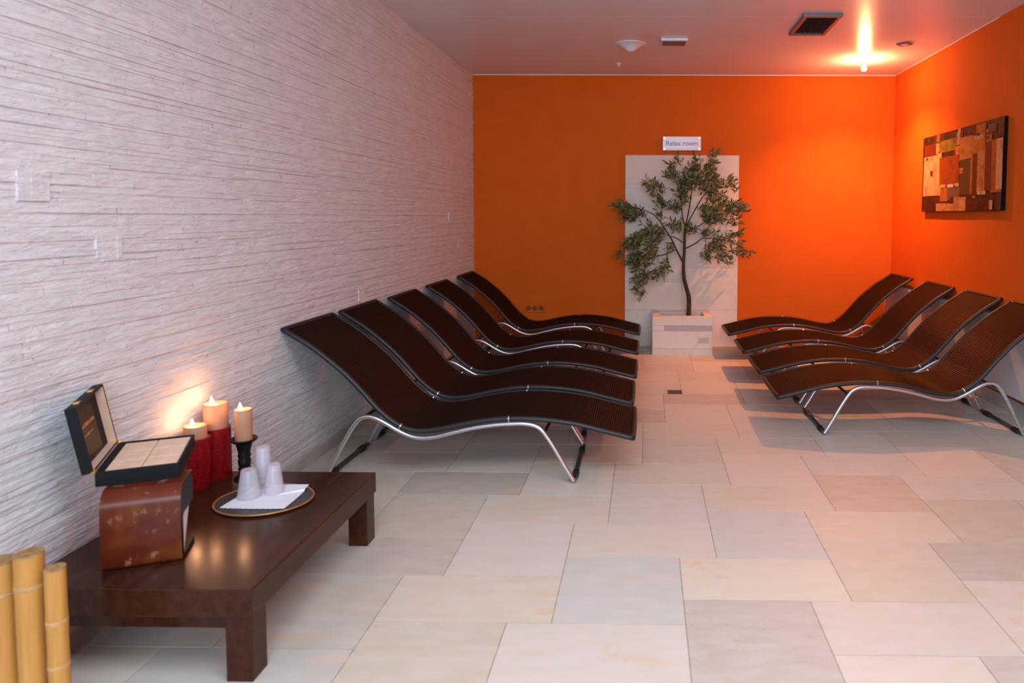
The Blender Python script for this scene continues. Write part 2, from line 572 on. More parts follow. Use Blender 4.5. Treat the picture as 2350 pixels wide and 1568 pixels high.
# stone slab on the back wall
sl = MB()
X0, X1, SZ = -0.205, 0.974, 2.0
st = 0.015
tn = [srgb(228, 212, 200), srgb(222, 207, 197), srgb(230, 210, 192), srgb(220, 203, 193)]
colsx = [(X0, 0.39), (0.39, X1)]
joints = [[0, 0.385, 0.68, 1.15, 1.70, 2.0], [0, 0.385, 0.83, 1.30, 1.78, 2.0]]
for (xa, xb), js in zip(colsx, joints):
    for za, zb in zip(js[:-1], js[1:]):
        sl.box((xa + (0.0012 if xa > X0 else 0), YB - st, za + 0.001), (xb - (0.0012 if xb < X1 else 0), YB, zb - 0.001), col=random.choice(tn))
sl.box((X0, YB - st + 0.003, 0), (X1, YB, SZ), col=srgb(150, 135, 125))
tag(sl.build('stone_slab', M_STONE), 'tall pale stone tile slab on the orange wall behind the tree', 'stone panel', kind='structure')

# ------------------------------------------------------------------ loungers
PROF = [(0, .236), (.14, .271), (.28, .306), (.42, .326), (.56, .333), (.70, .325), (.82, .305), (.92, .282), (1.0, .268), (1.07, .265), (1.13, .278), (1.19, .312), (1.25, .362), (1.30, .418), (1.36, .488), (1.43, .562), (1.51, .632), (1.60, .702), (1.725, .780)]
TUBE = [(.292, .013), (.339, .093), (.388, .181), (.425, .240), (.455, .279), (.49, .299), (.535, .307), (.585, .307), (.683, .300), (.799, .281), (.906, .254), (.98, .235), (1.046, .229), (1.104, .239), (1.161, .265), (1.227, .305), (1.276, .330), (1.317, .337), (1.355, .322), (1.392, .276), (1.435, .200), (1.480, .113), (1.532, .013)]
HW = 0.272


def make_lounger():
    root = thing('wave_lounger', '', 'lounger')
    prof = [Vector(p) for p in catmull([(a, 0, c) for a, c in PROF], 8)]
    # deck
    dk = MB()
    arc = [0.0]
    for a, c in zip(prof[:-1], prof[1:]):
        arc.append(arc[-1] + (c - a).length)
    W = HW - 0.006
    vs, fs, uvs = [], [], []
    n = len(prof)
    nv = 7
    for i, p in enumerate(prof):
        t = (prof[min(i + 1, n - 1)] - prof[max(i - 1, 0)]).normalized()
        nn = Vector((-t.z, 0, t.x))
        for s in (0.006, -0.006):
            for q in range(nv):
                w = -1 + 2 * q / (nv - 1)
                sag = -0.004 * (1 - w * w)
                vs.append(p + nn * (s + sag) + Vector((0, w * W, 0)))
                uvs.append((arc[i], w * W))
    row = 2 * nv
    for i in range(n - 1):
        for q in range(nv - 1):
            a = i * row + q
            fs.append((a, a + 1, a + row + 1, a + row))
            a += nv
            fs.append((a, a + row, a + row + 1, a + 1))
    dk.add(vs, fs)
    o = dk.build('woven_deck', M_WEAVE, root, smooth=True)
    uvl = o.data.uv_layers.new(name='UVMap')
    for lp in o.data.loops:
        uvl.data[lp.index].uv = uvs[lp.vertex_index]
    # rail round the edge
    r = 0.0135
    pts = []
    for p in prof:
        pts.append(p + Vector((0, -HW, 0)))
    c0, c1 = prof[-1], prof[0]
    for q in range(-3, 4):
        pts.append(c0 + Vector((0.004 * (1 - (q / 4) ** 2), HW * q / 4, 0)))
    for p in reversed(prof):
        pts.append(p + Vector((0, HW, 0)))
    for q in range(3, -4, -1):
        pts.append(c1 + Vector((-0.004 * (1 - (q / 4) ** 2), HW * q / 4, 0)))
    MB().tube(pts, r, 10, closed=True).build('edge_rail', M_RAIL, root, smooth=True, autosmooth=False)
    tp = [Vector(p) for p in catmull([(a, 0, c) for a, c in TUBE], 6)]
    for s in (-1, 1):
        MB().tube([p + Vector((0, s * (HW + 0.004), 0)) for p in tp], 0.0115, 12).build('side_tube', M_STEEL, root, smooth=True)
    for u in (0.292, 1.532):
        bar = MB().box((u - 0.012, -HW + 0.004, 0.008), (u + 0.012, HW - 0.004, 0.024)).build('floor_bar', M_DARKSTEEL, root, bevel=0.003)
        for s in (-1, 1):
            MB().box((u - 0.015, s * 0.18 - 0.035, 0.0), (u + 0.015, s * 0.18 + 0.035, 0.027)).build('rubber_foot', M_RUBBER, bar, bevel=0.004)
    for u, zz in ((0.437, 0.255), (1.375, 0.300)):
        MB().tube([(u, -HW, zz), (u, HW, zz)], 0.009, 10).build('cross_bar', M_DARKSTEEL, root, smooth=True)
    for u in (0.605, 1.155):
        i = min(range(n), key=lambda q: abs(prof[q].x - u))
        t = (prof[i + 1] - prof[i - 1]).normalized()
        for s in (-1, 1):
            mt = Matrix.Translation(prof[i] + Vector((0, s * HW, 0))) @ Matrix.Rotation(-math.atan2(t.z, t.x), 4, 'Y')
            cb = MB()
            for ring in (0,):
                cb.tube([mt @ Vector((-0.003, 0, 0)), mt @ Vector((0.003, 0, 0))], 0.0152, 14)
            cb.box((-0.003, -0.004, -0.034), (0.003, 0.006, -0.010), mt)
            cb.build('clip', M_STEEL, root)
    return root


protoL = make_lounger()
Lspec = [
    (-0.055, 3.702, 1.028, 'dark brown woven wave lounger nearest the coffee table, first of the left row'),
    (-0.072, 4.345, 1.016, 'second dark woven wave lounger from the coffee table, left row'),
    (-0.062, 5.035, 1.0, 'middle dark woven wave lounger of the five along the white stone wall'),
    (-0.058, 5.865, 1.0, 'dark woven wave lounger, fourth from the coffee table, along the white stone wall'),
    (-0.054, 6.790, 1.0, 'dark woven wave lounger closest to the back wall in the left row'),
]
Rspec = [
    (0.838, 4.512, 1.0, 'nearest brown woven wave lounger of the right row, partly cut by the picture edge'),
    (0.840, 5.205, 1.0, 'second nearest brown woven wave lounger of the right row'),
    (0.832, 5.950, 1.0, 'third nearest brown woven wave lounger of the right row, beneath the painting'),
    (0.812, 6.790, 1.0, 'brown woven wave lounger closest to the back wall in the right row'),
]
first = True
for spec, mir, grp in ((Lspec, True, 'wave loungers along the white stone wall'), (Rspec, False, 'wave loungers along the right orange wall')):
    for (fx, cy, sc, lab) in spec:
        o = protoL if first else copy_tree(protoL)
        first = False
        o.location = (fx, cy, 0)
        o.rotation_euler = (0, 0, PI if mir else 0)
        o.scale = (sc, 1, 1)
        tag(o, lab, 'lounger', grp)

# ------------------------------------------------------------------ planter and tree
pl = thing('planter', 'square pale stone tile planter box standing against the back wall', 'planter', (0.376, 6.945, 0))
px0, px1, py0, py1, ph, th = -0.297, 0.296, -0.220, 0.228, 0.378, 0.075
pb_ = MB()
pb_.box((px0, py0, 0), (px1, py0 + th, ph), col=tn[0])
pb_.box((px0, py1 - th, 0), (px1, py1, ph), col=tn[1])
pb_.box((px0, py0 + th, 0), (px0 + th, py1 - th, ph), col=tn[1])
pb_.box((px1 - th, py0 + th, 0), (px1, py1 - th, ph), col=tn[2])
# facing tiles on the front, 3 courses
fz = [(0.0, 0.06), (0.062, 0.235), (0.237, 0.29), (0.292, 0.378)]
fx = [[px0, 0.02, px1], [px0, px1], [px0, -0.18, px1], [px0, 0.0, px1]]
for (za, zb), xs in zip(fz, fx):
    for xa, xb in zip(xs[:-1], xs[1:]):
        cc = random.choice(tn)
        if (za == 0.237 and xa > px0):
            cc = srgb(186, 170, 162)
        pb_.box((xa + 0.0008, py0 - 0.008, za), (xb - 0.0008, py0, zb), col=cc)
pb_.box((0.155, py0 - 0.0095, 0.115), (0.26, py0 - 0.002, 0.170), col=srgb(196, 178, 170))
pb_.build('tiled_body', M_STONE, pl)
so = MB()
gx, gy = 18, 12
for i in range(gx + 1):
    for j in range(gy + 1):
        so.v.append(Vector((px0 + th + (px1 - px0 - 2 * th) * i / gx, py0 + th + (py1 - py0 - 2 * th) * j / gy, 0.30 + random.uniform(-.008, .008))))
for i in range(gx):
    for j in range(gy):
        a = i * (gy + 1) + j
        so.f.append((a, a + 1, a + gy + 2, a + gy + 1))
so.build('soil', M_SOIL, pl, smooth=True)

TY = 6.95
tr = thing('olive_tree', 'slender green leafy tree with a curved trunk growing from the stone planter', 'tree', (0.451, TY, 0.30))


def tl(x, z, dy=0.0):
    return Vector((x - 0.451, dy, z - 0.30))


tk = catmull([tl(.451, .27), tl(.451, .36), tl(.453, .52), tl(.434, .612), tl(.405, .718), tl(.394, .83), tl(.396, .923), tl(.401, 1.016), tl(.403, 1.14), tl(.406, 1.255)], 6)
rr = [0.0245 - 0.0125 * (i / (len(tk) - 1)) for i in range(len(tk))]
MB().tube(tk, rr, 12).build('trunk', M_BARK, tr, smooth=True)
BR = [
    ([(.386, .905, 0), (.318, 1.035, -.03), (.267, 1.14, -.05), (.192, 1.257, -.06), (.143, 1.326, -.07), (.08, 1.388, -.08), (-.043, 1.436, -.09), (-.17, 1.461, -.08)], .010),
    ([(.402, 1.09, 0), (.33, 1.14, .03), (.262, 1.165, .05), (.143, 1.205, .06), (.02, 1.20, .05), (-.104, 1.138, .03), (-.222, 1.001, .02)], .006),
    ([(.318, 1.035, -.03), (.207, .984, -.06), (.052, .94, -.09), (-.003, .797, -.10), (-.008, .61, -.10)], .007),
    ([(.403, 1.035, 0), (.515, 1.097, -.04), (.589, 1.147, -.06), (.762, 1.135, -.08), (.93, 1.09, -.08), (.985, 1.0, -.08)], .007),
    ([(.406, 1.24, 0), (.376, 1.407, .02), (.352, 1.60, .03), (.29, 1.80, .04), (.286, 1.947, .04)], .007),
    ([(.406, 1.24, 0), (.444, 1.439, -.03), (.467, 1.623, -.05), (.478, 1.776, -.05), (.495, 1.88, -.04)], .008),
    ([(.406, 1.24, 0), (.512, 1.439, .04), (.633, 1.624, .06), (.76, 1.68, .06), (.853, 1.723, .06)], .007),
    ([(.406, 1.20, 0), (.477, 1.235, -.03), (.563, 1.285, -.06), (.697, 1.378, -.09), (.913, 1.41, -.09)], .007),
    ([(.467, 1.623, -.05), (.57, 1.758, 0), (.63, 1.899, .03), (.66, 1.985, .03)], .005),
    ([(.160, 1.300, -.065), (.172, 1.499, -.03), (.122, 1.609, -.03), (.060, 1.683, -.03)], .0045),
    ([(.612, 1.140, -.062), (.607, 1.05, -.08), (.60, .96, -.08)], .004),
    ([(.230, .99, -.05), (.225, .90, -.04), (.195, .79, -.04)], .004),
]
for pts, r0 in BR:
    c = catmull([tl(x, z, y) for x, z, y in pts], 5)
    MB().tube(c, [r0 * (1 - 0.75 * i / (len(c) - 1)) for i in range(len(c))], 7).build('branch', M_BARK, tr, smooth=True)

CL = [(0.304, 1.899, 0.037, 0.068, 8), (0.267, 1.762, 0.043, 0.068, 14), (0.329, 1.737, 0.062, 0.037, 10), (0.372, 1.595, 0.081, 0.136, 60), (0.304, 1.433, 0.05, 0.056, 16), (0.477, 1.713, 0.081, 0.124, 60), (0.502, 1.862, 0.05, 0.05, 14), (0.638, 1.675, 0.124, 0.099, 60), (0.651, 1.899, 0.037, 0.087, 14), (0.613, 1.793, 0.068, 0.043, 16), (0.811, 1.688, 0.068, 0.068, 14), (0.688, 1.563, 0.105, 0.081, 34), (0.7, 1.39, 0.186, 0.105, 90), (0.861, 1.421, 0.087, 0.068, 26), (0.966, 1.433, 0.031, 0.031, 4), (0.651, 1.303, 0.105, 0.056, 22), (0.873, 1.303, 0.062, 0.056, 10), (-0.105, 1.408, 0.118, 0.068, 46), (-0.21, 1.464, 0.074, 0.037, 16), (-0.074, 1.34, 0.112, 0.062, 18), (0.143, 1.613, 0.068, 0.062, 18), (0.075, 1.663, 0.05, 0.037, 8), (0.174, 1.464, 0.043, 0.05, 14), (0.174, 1.365, 0.025, 0.05, 5), (0.316, 1.234, 0.068, 0.068, 18), (0.452, 1.197, 0.062, 0.05, 14), (0.032, 1.109, 0.143, 0.143, 80), (0.081, 1.208, 0.074, 0.062, 22), (-0.105, 1.121, 0.093, 0.068, 26), (-0.043, 0.935, 0.105, 0.081, 46), (-0.006, 0.78, 0.081, 0.099, 34), (-0.006, 0.643, 0.037, 0.068, 12), (0.093, 0.817, 0.081, 0.081, 18), (0.205, 0.867, 0.043, 0.093, 20), (0.18, 1.171, 0.056, 0.068, 18), (-0.222, 1.003, 0.031, 0.037, 5), (0.081, 1.028, 0.112, 0.056, 24), (0.291, 1.078, 0.037, 0.037, 6), (0.737, 1.096, 0.143, 0.068, 46), (0.607, 0.997, 0.056, 0.068, 14), (0.793, 0.972, 0.081, 0.056, 18), (0.886, 1.152, 0.068, 0.05, 14), (0.972, 1.003, 0.056, 0.031, 7), (0.613, 1.158, 0.062, 0.037, 10), (0.91, 1.065, 0.05, 0.05, 10)]
rnd = random.Random(5)
lf = MB()
greens = [srgb(92, 104, 50), srgb(108, 114, 54), srgb(82, 96, 66), srgb(124, 120, 66), srgb(118, 122, 104), srgb(132, 118, 84), srgb(64, 76, 34)]


def leaf(p, d, L, w, col):
    d = d.normalized()
    s = d.cross(Vector((rnd.uniform(-1, 1), rnd.uniform(-1, 1), rnd.uniform(-1, 1))))
    if s.length < 0.05:
        s = d.cross(Vector((0, 0, 1)))
    s.normalize()
    nn = d.cross(s)
    cup = nn * w * 0.35
    bend = nn * L * rnd.uniform(-0.12, 0.12)
    a, m1, m2, e = p, p + d * L * .35 + bend * .6, p + d * L * .7 + bend * .8, p + d * L
    vs = [a, m1 + s * w + cup, m2 + s * w * .75 + cup, e, m2 - s * w * .75 + cup, m1 - s * w + cup, m1, m2]
    lf.add(vs, [(0, 6, 1), (6, 7, 2, 1), (7, 3, 2), (0, 5, 6), (5, 4, 7, 6), (4, 3, 7)], col=col)


for cx, cz, ra, rb, n in CL:
    left = int(n * 3.6)
    dy0 = rnd.uniform(-.05, .03)
    dep = min(0.15, max(ra, rb) * 1.1)
    while left > 0:
        a, q = rnd.uniform(0, 2 * PI), math.sqrt(rnd.random()) * 0.95
        base = tl(cx + ra * q * math.cos(a), cz + rb * q * math.sin(a), max(-.2, min(.17, dy0 + rnd.uniform(-dep, dep))))
        out = Vector((cx - .40 + rnd.uniform(-.25, .25), rnd.uniform(-.3, .3), rnd.uniform(-.25, .35) + (0.25 if cz > 1.15 else -0.3)))
        out.normalize()
        TL = rnd.uniform(0.05, 0.10)
        e = base + out * TL
        if base.y > 0.17: base.y = 0.17
        e.y = min(e.y, 0.17)
        k0 = len(lf.f)
        lf.tube([base, (base + e) / 2 + Vector((0, 0, .004)), e], 0.0013, 5)
        for q_ in range(k0, len(lf.f)):
            lf.col[q_] = (0.05, 0.03, 0.018)
        kk = rnd.randint(4, 6)
        for s in range(kk):
            pp = base.lerp(e, (s + 0.5) / kk)
            side = Vector((rnd.uniform(-1, 1), rnd.uniform(-.8, .8), rnd.uniform(-1, 1)))
            d = out * 0.8 + side * 0.8
            L = rnd.uniform(0.042, 0.068)
            if pp.y + d.normalized().y * L > 0.2:
                d.y = -abs(d.y)
            leaf(pp, d, L, rnd.uniform(0.0075, 0.0115), rnd.choice(greens))
            left -= 1
lf.build('foliage', M_LEAF, tr, smooth=True)

# ------------------------------------------------------------------ sign, socket, painting
sg = thing('room_sign', 'small white acrylic sign lettered Relax room above the tree', 'sign', (0.379, YB, 2.119))
MB().box((-0.197, -0.030, -0.071), (0.197, -0.024, 0.071)).build('sign_plate', M_SIGN, sg, bevel=0.001)
MB().box((-0.172, -0.0315, -0.060), (0.172, -0.0300, -0.057)).build('lower_line', M_SIGNTXT, sg)
for sx in (-1, 1):
    for sz in (-1, 1):
        MB().tube([(sx * 0.18, 0, sz * 0.056), (sx * 0.18, -0.034, sz * 0.056)], 0.008, 12).build('standoff_stud', M_STEEL, sg, smooth=True)
fc = bpy.data.curves.new('lettering', 'FONT')
fc.body = 'Relax room'
fc.size = 0.070
fc.align_x, fc.align_y = 'CENTER', 'CENTER'
fc.extrude = 0.0008
fc.offset = 0.0006
fo = bpy.data.objects.new('tmp', fc)
COL.objects.link(fo)
dg = bpy.context.evaluated_depsgraph_get()
me = bpy.data.meshes.new_from_object(fo.evaluated_get(dg))
COL.objects.unlink(fo)
bpy.data.objects.remove(fo)
me.materials.clear()
me.materials.append(M_SIGNTXT)
to = bpy.data.objects.new('lettering', me)
COL.objects.link(to)
to.parent = sg
to.rotation_euler = (PI / 2, 0, 0)
to.location = (0, -0.031, 0.0)

sk = thing('wall_socket', 'triple orange power socket low on the back wall behind the left loungers', 'socket', (-1.155, YB, 0.392))
MB().box((-0.115, -0.010, -0.042), (0.115, 0, 0.042)).build('socket_plate', M_ORANGE, sk, bevel=0.004)
for q in (-1, 0, 1):
    MB().lathe([(0.0, 0.0), (0.024, 0.0), (0.026, 0.002), (0.022, 0.003), (0.0, 0.003)], 20, Matrix.Translation((q * 0.068, -0.010, 0)) @ Matrix.Rotation(PI / 2, 4, 'X')).build('socket_insert', M_SOCKET, sk)

PATCH = [(0.025, 0.741, 0.205, 0.894, 110, 35, 10), (0.018, 0.209, 0.226, 0.735, 235, 180, 130), (0.174, 0.23, 0.232, 0.598, 215, 165, 120), (0.198, 0.901, 0.246, 1, 160, 110, 60), (0.197, 0.745, 0.236, 0.886, 220, 170, 120), (0.224, 0.205, 0.277, 0.748, 235, 190, 110), (0.237, 0.777, 0.283, 0.882, 220, 120, 30), (0.248, 0.751, 0.471, 0.9, 150, 130, 40), (0.256, 0.316, 0.514, 0.689, 165, 70, 15), (0.27, 0.305, 0.342, 0.342, 240, 210, 180), (0.37, 0.297, 0.451, 0.336, 240, 210, 180), (0.467, 0.3, 0.52, 0.341, 240, 210, 180), (0.271, 0.127, 0.372, 0.3, 190, 110, 40), (0.366, 0.138, 0.531, 0.291, 120, 90, 70), (0.218, 0.003, 0.336, 0.104, 200, 140, 90), (0.338, 0.003, 0.461, 0.1, 205, 145, 95), (0.458, 0.003, 0.541, 0.172, 190, 130, 80), (0.537, 0.003, 0.611, 0.167, 215, 155, 100), (0.41, 0.093, 0.457, 0.176, 40, 18, 10), (0.474, 0.803, 0.522, 0.953, 200, 150, 100), (0.489, 0.943, 0.528, 0.998, 220, 180, 140), (0.527, 0.873, 0.553, 0.966, 110, 70, 35), (0.519, 0.597, 0.681, 0.882, 200, 130, 60), (0.464, 0.687, 0.518, 0.792, 225, 140, 60), (0.529, 0.196, 0.666, 0.616, 70, 65, 25), (0.522, 0.45, 0.566, 0.52, 225, 115, 30), (0.655, 0.195, 0.685, 0.602, 190, 130, 40), (0.678, 0.19, 0.752, 0.673, 95, 35, 10), (0.679, 0.661, 0.817, 0.831, 200, 115, 40), (0.735, 0.21, 0.833, 0.679, 205, 140, 80), (0.713, 0.814, 0.817, 0.985, 190, 110, 40), (0.681, 0.813, 0.785, 0.866, 215, 160, 110), (0.718, 0.857, 0.757, 0.886, 40, 18, 8), (0.741, 0.183, 0.834, 0.223, 225, 190, 150), (0.818, 0.221, 0.906, 0.764, 110, 45, 12), (0.888, 0.226, 0.952, 0.773, 195, 95, 25), (0.934, 0.229, 1, 0.775, 225, 170, 120), (0.827, 0.761, 0.884, 0.847, 175, 115, 55), (0.83, 0.79, 0.857, 0.829, 40, 18, 8), (0.823, 0.859, 0.851, 0.907, 220, 110, 30), (0.847, 0.858, 0.931, 0.953, 95, 65, 60), (0.884, 0.197, 0.99, 0.23, 180, 110, 50), (0.875, 0.011, 0.913, 0.114, 210, 165, 120), (0.953, 0.003, 0.994, 0.2, 60, 50, 45), (0.125, 0.472, 0.153, 0.541, 90, 60, 30), (0.695, 0.145, 0.725, 0.175, 215, 105, 25), (0.058, 0.689, 0.082, 0.727, 120, 60, 20)]
PW, PH = 1.42, 0.668
pc = thing('painting', 'abstract brown, cream and orange canvas painting hanging on the right wall', 'painting', (XR, 5.648, 1.752))
MB().box((-0.030, -PW / 2, -PH / 2), (-0.004, PW / 2, PH / 2)).build('canvas', M_CANVAS, pc, bevel=0.002)
MB().box((-0.004, -PW / 2 + 0.05, -PH / 2 + 0.05), (0.0, PW / 2 - 0.05, PH / 2 - 0.05)).build('backing_frame', M_CANVAS, pc)
pm = MB()
xk = -0.0302
pm.add([(xk, PW / 2 - .002, -PH / 2 + .002), (xk, -PW / 2 + .002, -PH / 2 + .002), (xk, -PW / 2 + .002, PH / 2 - .002), (xk, PW / 2 - .002, PH / 2 - .002)], [(0, 1, 2, 3)], col=srgb(26, 11, 5))
for i, (s0, t0, s1, t1, r_, g_, b_) in enumerate(PATCH):
    x = xk - 0.0003 - 0.00008 * i
    ya, yb = PW / 2 - s0 * PW, PW / 2 - s1 * PW
    za, zb = -PH / 2 + t0 * PH, -PH / 2 + t1 * PH
    j = lambda: rnd.uniform(-.006, .006)
    dk_ = 0.86
    pm.add([(x, min(ya + j(), PW / 2 - .002), za), (x, max(yb + j(), -PW / 2 + .002), za), (x, max(yb + j(), -PW / 2 + .002), zb), (x, min(ya + j(), PW / 2 - .002), zb)], [(0, 1, 2, 3)], col=srgb(r_ * dk_, g_ * dk_, b_ * dk_))
pm.build('painted_front', M_PAINT, pc)

# ------------------------------------------------------------------ ceiling fittings
cv = thing('ceiling_vent', 'large slatted air vent in the ceiling', 'vent', (1.275, 5.295, HC))
fr = MB()
a, b2, fw, fh = 0.142, 0.262, 0.030, 0.024
fr.box((-a, -b2, -fh), (a, -b2 + fw, 0))
fr.box((-a, b2 - fw, -fh), (a, b2, 0))
fr.box((-a, -b2 + fw, -fh), (-a + fw, b2 - fw, 0))
fr.box((a - fw, -b2 + fw, -fh), (a, b2 - fw, 0))
fr.build('frame', M_VENTMETAL, cv, bevel=0.003)
MB().box((-a + fw, -b2 + fw, -0.003), (a - fw, b2 - fw, 0)).build('duct_back', M_VENTDARK, cv)
for q in range(11):
    x = -a + fw + 0.012 + q * (2 * (a - fw) - 0.024) / 10
    MB().box((-0.0012, -b2 + fw, -0.009), (0.0012, b2 - fw, 0.009), Matrix.Translation((x, 0, -0.0125)) @ Matrix.Rotation(0.5, 4, 'Y')).build('slat', M_VENTMETAL, cv)

sd = thing('smoke_detector', 'white bell-shaped dome detector on the ceiling', 'detector', (-0.128, 5.92, HC))
MB().lathe([(0.128, 0), (0.126, -0.006), (0.100, -0.014), (0.074, -0.026), (0.052, -0.044), (0.036, -0.058), (0.020, -0.066), (0.0, -0.068)], 40).build('dome', M_WHITE, sd, smooth=True)
MB().lathe([(0.132, 0), (0.132, -0.004), (0.126, -0.004), (0.126, 0)], 40).build('base_ring', M_WHITE, sd)
cs = thing('ceiling_speaker', 'small flat white rectangular box on the ceiling beside the detector', 'ceiling box', (0.235, 5.81, HC))
MB().box((-0.110, -0.09, -0.020), (0.110, 0.09, 0)).build('housing', M_WHITE, cs, bevel=0.003)
MB().box((-0.095, -0.07, -0.0225), (0.095, 0.08, -0.019)).build('grille', M_VENTMETAL, cs)
ds = thing('recessed_spot', 'tiny unlit square spot in the ceiling near the right wall', 'downlight', (2.175, 5.89, HC))
MB().box((-0.05, -0.05, -0.010), (0.05, 0.05, 0), Matrix.Rotation(PI / 4, 4, 'Z')).build('trim_plate', M_VENTMETAL, ds, bevel=0.002)
MB().lathe([(0.0, -0.012), (0.025, -0.012), (0.028, -0.009), (0.0, -0.009)], 20).build('lens', M_WHITE, ds)
sp_ = thing('sprinkler', 'tiny white sprinkler head on the ceiling near the back wall', 'sprinkler', (-0.258, 6.667, HC))
MB().lathe([(0.028, 0), (0.026, -0.006), (0.010, -0.012), (0.009, -0.022), (0.0, -0.024)], 20).build('rosette', M_WHITE, sp_, smooth=True)
MB().lathe([(0.012, -0.024), (0.012, -0.027), (0.0, -0.027)], 16).build('deflector', M_WHITE, sp_)

# the lit lamp
LX, LY = 2.016, 6.45
la = thing('ceiling_lamp', 'bright glowing lamp hanging from the ceiling in the right back corner', 'lamp', (LX, LY, HC))
MB().lathe([(0.020, 0), (0.019, -0.012), (0.012, -0.016), (0.012, -0.050), (0.0, -0.050)], 20).build('lamp_holder', M_WHITE, la, smooth=True)
MB().lathe([(0.012, -0.050), (0.018, -0.066), (0.025, -0.084), (0.026, -0.094), (0.020, -0.106), (0.010, -0.112), (0.0, -0.113)], 24).build('bulb', M_BULB, la, smooth=True)
WARM = (1.0, 0.34, 0.11)
ld = bpy.data.lights.new('lamp_light', 'POINT')
ld.energy, ld.color, ld.shadow_soft_size = 21, WARM, 0.028
lo = bpy.data.objects.new('lamp_light', ld)
COL.objects.link(lo)
lo.location = (LX, LY, HC - 0.150)
sd_ = bpy.data.lights.new('lamp_beam', 'SPOT')
sd_.energy, sd_.color, sd_.shadow_soft_size = 265, WARM, 0.028
sd_.spot_size, sd_.spot_blend = math.radians(132), 1.0
so_ = bpy.data.objects.new('lamp_beam', sd_)
COL.objects.link(so_)
so_.location = (LX, LY, HC - 0.150)

# ------------------------------------------------------------------ floor drain
fd = thing('floor_drain', 'small square metal drain grate set in the floor between the lounger rows', 'drain', (0.24, 5.265, 0.0))
dr = MB()
dr.box((-0.056, -0.056, 0), (0.056, -0.048, 0.003)).box((-0.056, 0.048, 0), (0.056, 0.056, 0.003)).box((-0.056, -0.048, 0), (-0.048, 0.048, 0.003)).box((0.048, -0.048, 0), (0.056, 0.048, 0.003))
dr.build('rim', M_DARKSTEEL, fd)
MB().box((-0.048, -0.048, 0), (0.048, 0.048, 0.001)).build('sump', M_VENTDARK, fd)
gr = MB()
for q in range(7):
    gr.box((-0.046 + q * 0.0135, -0.047, 0.001), (-0.039 + q * 0.0135, 0.047, 0.003))
gr.build('grate', M_VENTMETAL, fd)

# ------------------------------------------------------------------ coffee table
TZ = 0.28
TX0, TX1, TY0, TY1 = -1.832, -1.128, 1.905, 2.825
tb = thing('coffee_table', 'low dark stained wooden coffee table against the white stone wall', 'table', ((TX0 + TX1) / 2, (TY0 + TY1) / 2, 0))
hw, hd = (TX1 - TX0) / 2, (TY1 - TY0) / 2
MB().box((-hw, -hd, 0.197), (hw, hd, TZ)).build('table_top', M_WOOD, tb, bevel=0.004)
for sx in (-1, 1):
    for sy in (-1, 1):
        MB().box((sx * (hw - 0.045) - 0.039, sy * (hd - 0.047) - 0.039, 0), (sx * (hw - 0.045) + 0.039, sy * (hd - 0.047) + 0.039, 0.197)).build('leg', M_WOOD, tb, bevel=0.003)
for sy in (-1, 1):
    MB().box((-hw + 0.084, sy * (hd - 0.047) - 0.011, 0.146), (hw - 0.084, sy * (hd - 0.047) + 0.011, 0.197)).build('rail', M_WOOD, tb)

# red lacquered stand: a C-shaped scroll, open at the sides
BOX_ROT = math.radians(21.5)
bx = thing('lacquer_stand', 'scuffed red lacquered scroll-shaped stand with rounded front on the coffee table', 'stand', (-1.632, 1.993, TZ), BOX_ROT)
BW, BD, BH = 0.209, 0.150, 0.240


def side_profile():
    pts = []
    R1_, R0_ = 0.052, 0.016
    pts.append((BD, 0.0))
    for q in range(0, 9):
        a = -PI / 2 - q * PI / 2 / 8
        pts.append((R0_ + R0_ * math.cos(a), R0_ + R0_ * math.sin(a)))
    for q in range(1, 6):
        tt = q / 6
        pts.append((-0.006 * math.sin(PI * tt), R0_ + (BH - R1_ - R0_) * tt))
    for q in range(0, 9):
        a = PI - q * PI / 2 / 8
        pts.append((R1_ + R1_ * math.cos(a), BH - R1_ + R1_ * math.sin(a)))
    pts.append((BD, BH))
    inner = [(BD, BH - 0.098), (0.034, BH - 0.098), (0.026, BH - 0.102), (0.022, BH - 0.110), (0.020, 0.030), (0.024, 0.018), (0.034, 0.013), (BD, 0.013)]
    return pts, inner


outer, inner = side_profile()
n = len(outer)
mb = MB()
mb.add([(0, y, zz) for y, zz in outer] + [(BW, y, zz) for y, zz in outer], [(i, i + 1, n + i + 1, n + i) for i in range(n - 1)])
mb.build('curved_shell', M_LACQ, bx, smooth=True)
ring = outer + inner
n = len(ring)
no = len(outer)
e = MB()
e.add([(0, y, zz) for y, zz in ring] + [(BW, y, zz) for y, zz in ring],
      [tuple(range(n)), tuple(n + i for i in range(n))] + [(i, (i + 1) % n, n + (i + 1) % n, n + i) for i in range(no - 1, n)])
e.build('inner_lining', M_BOXEND, bx)

# white card tucked inside the stand, showing at its right side
cdm = MB()
Rz = Matrix.Translation((-1.632, 1.993, TZ)) @ Matrix.Rotation(BOX_ROT, 4, 'Z')
pts = [(BW - 0.004, 0.027, 0.0135), (BW - 0.004, 0.036, 0.0135), (BW - 0.003, 0.108, 0.139), (BW - 0.003, 0.025, 0.139)]
cdm.add(pts + [(x - 0.0012, y, z_) for x, y, z_ in pts], [(0, 1, 2, 3), (7, 6, 5, 4), (0, 4, 5, 1), (1, 5, 6, 2), (2, 6, 7, 3), (3, 7, 4, 0)], Rz)
tag(cdm.build('paper_card', M_PAPER), 'white paper card tucked inside the open side of the red lacquered stand', 'paper card')

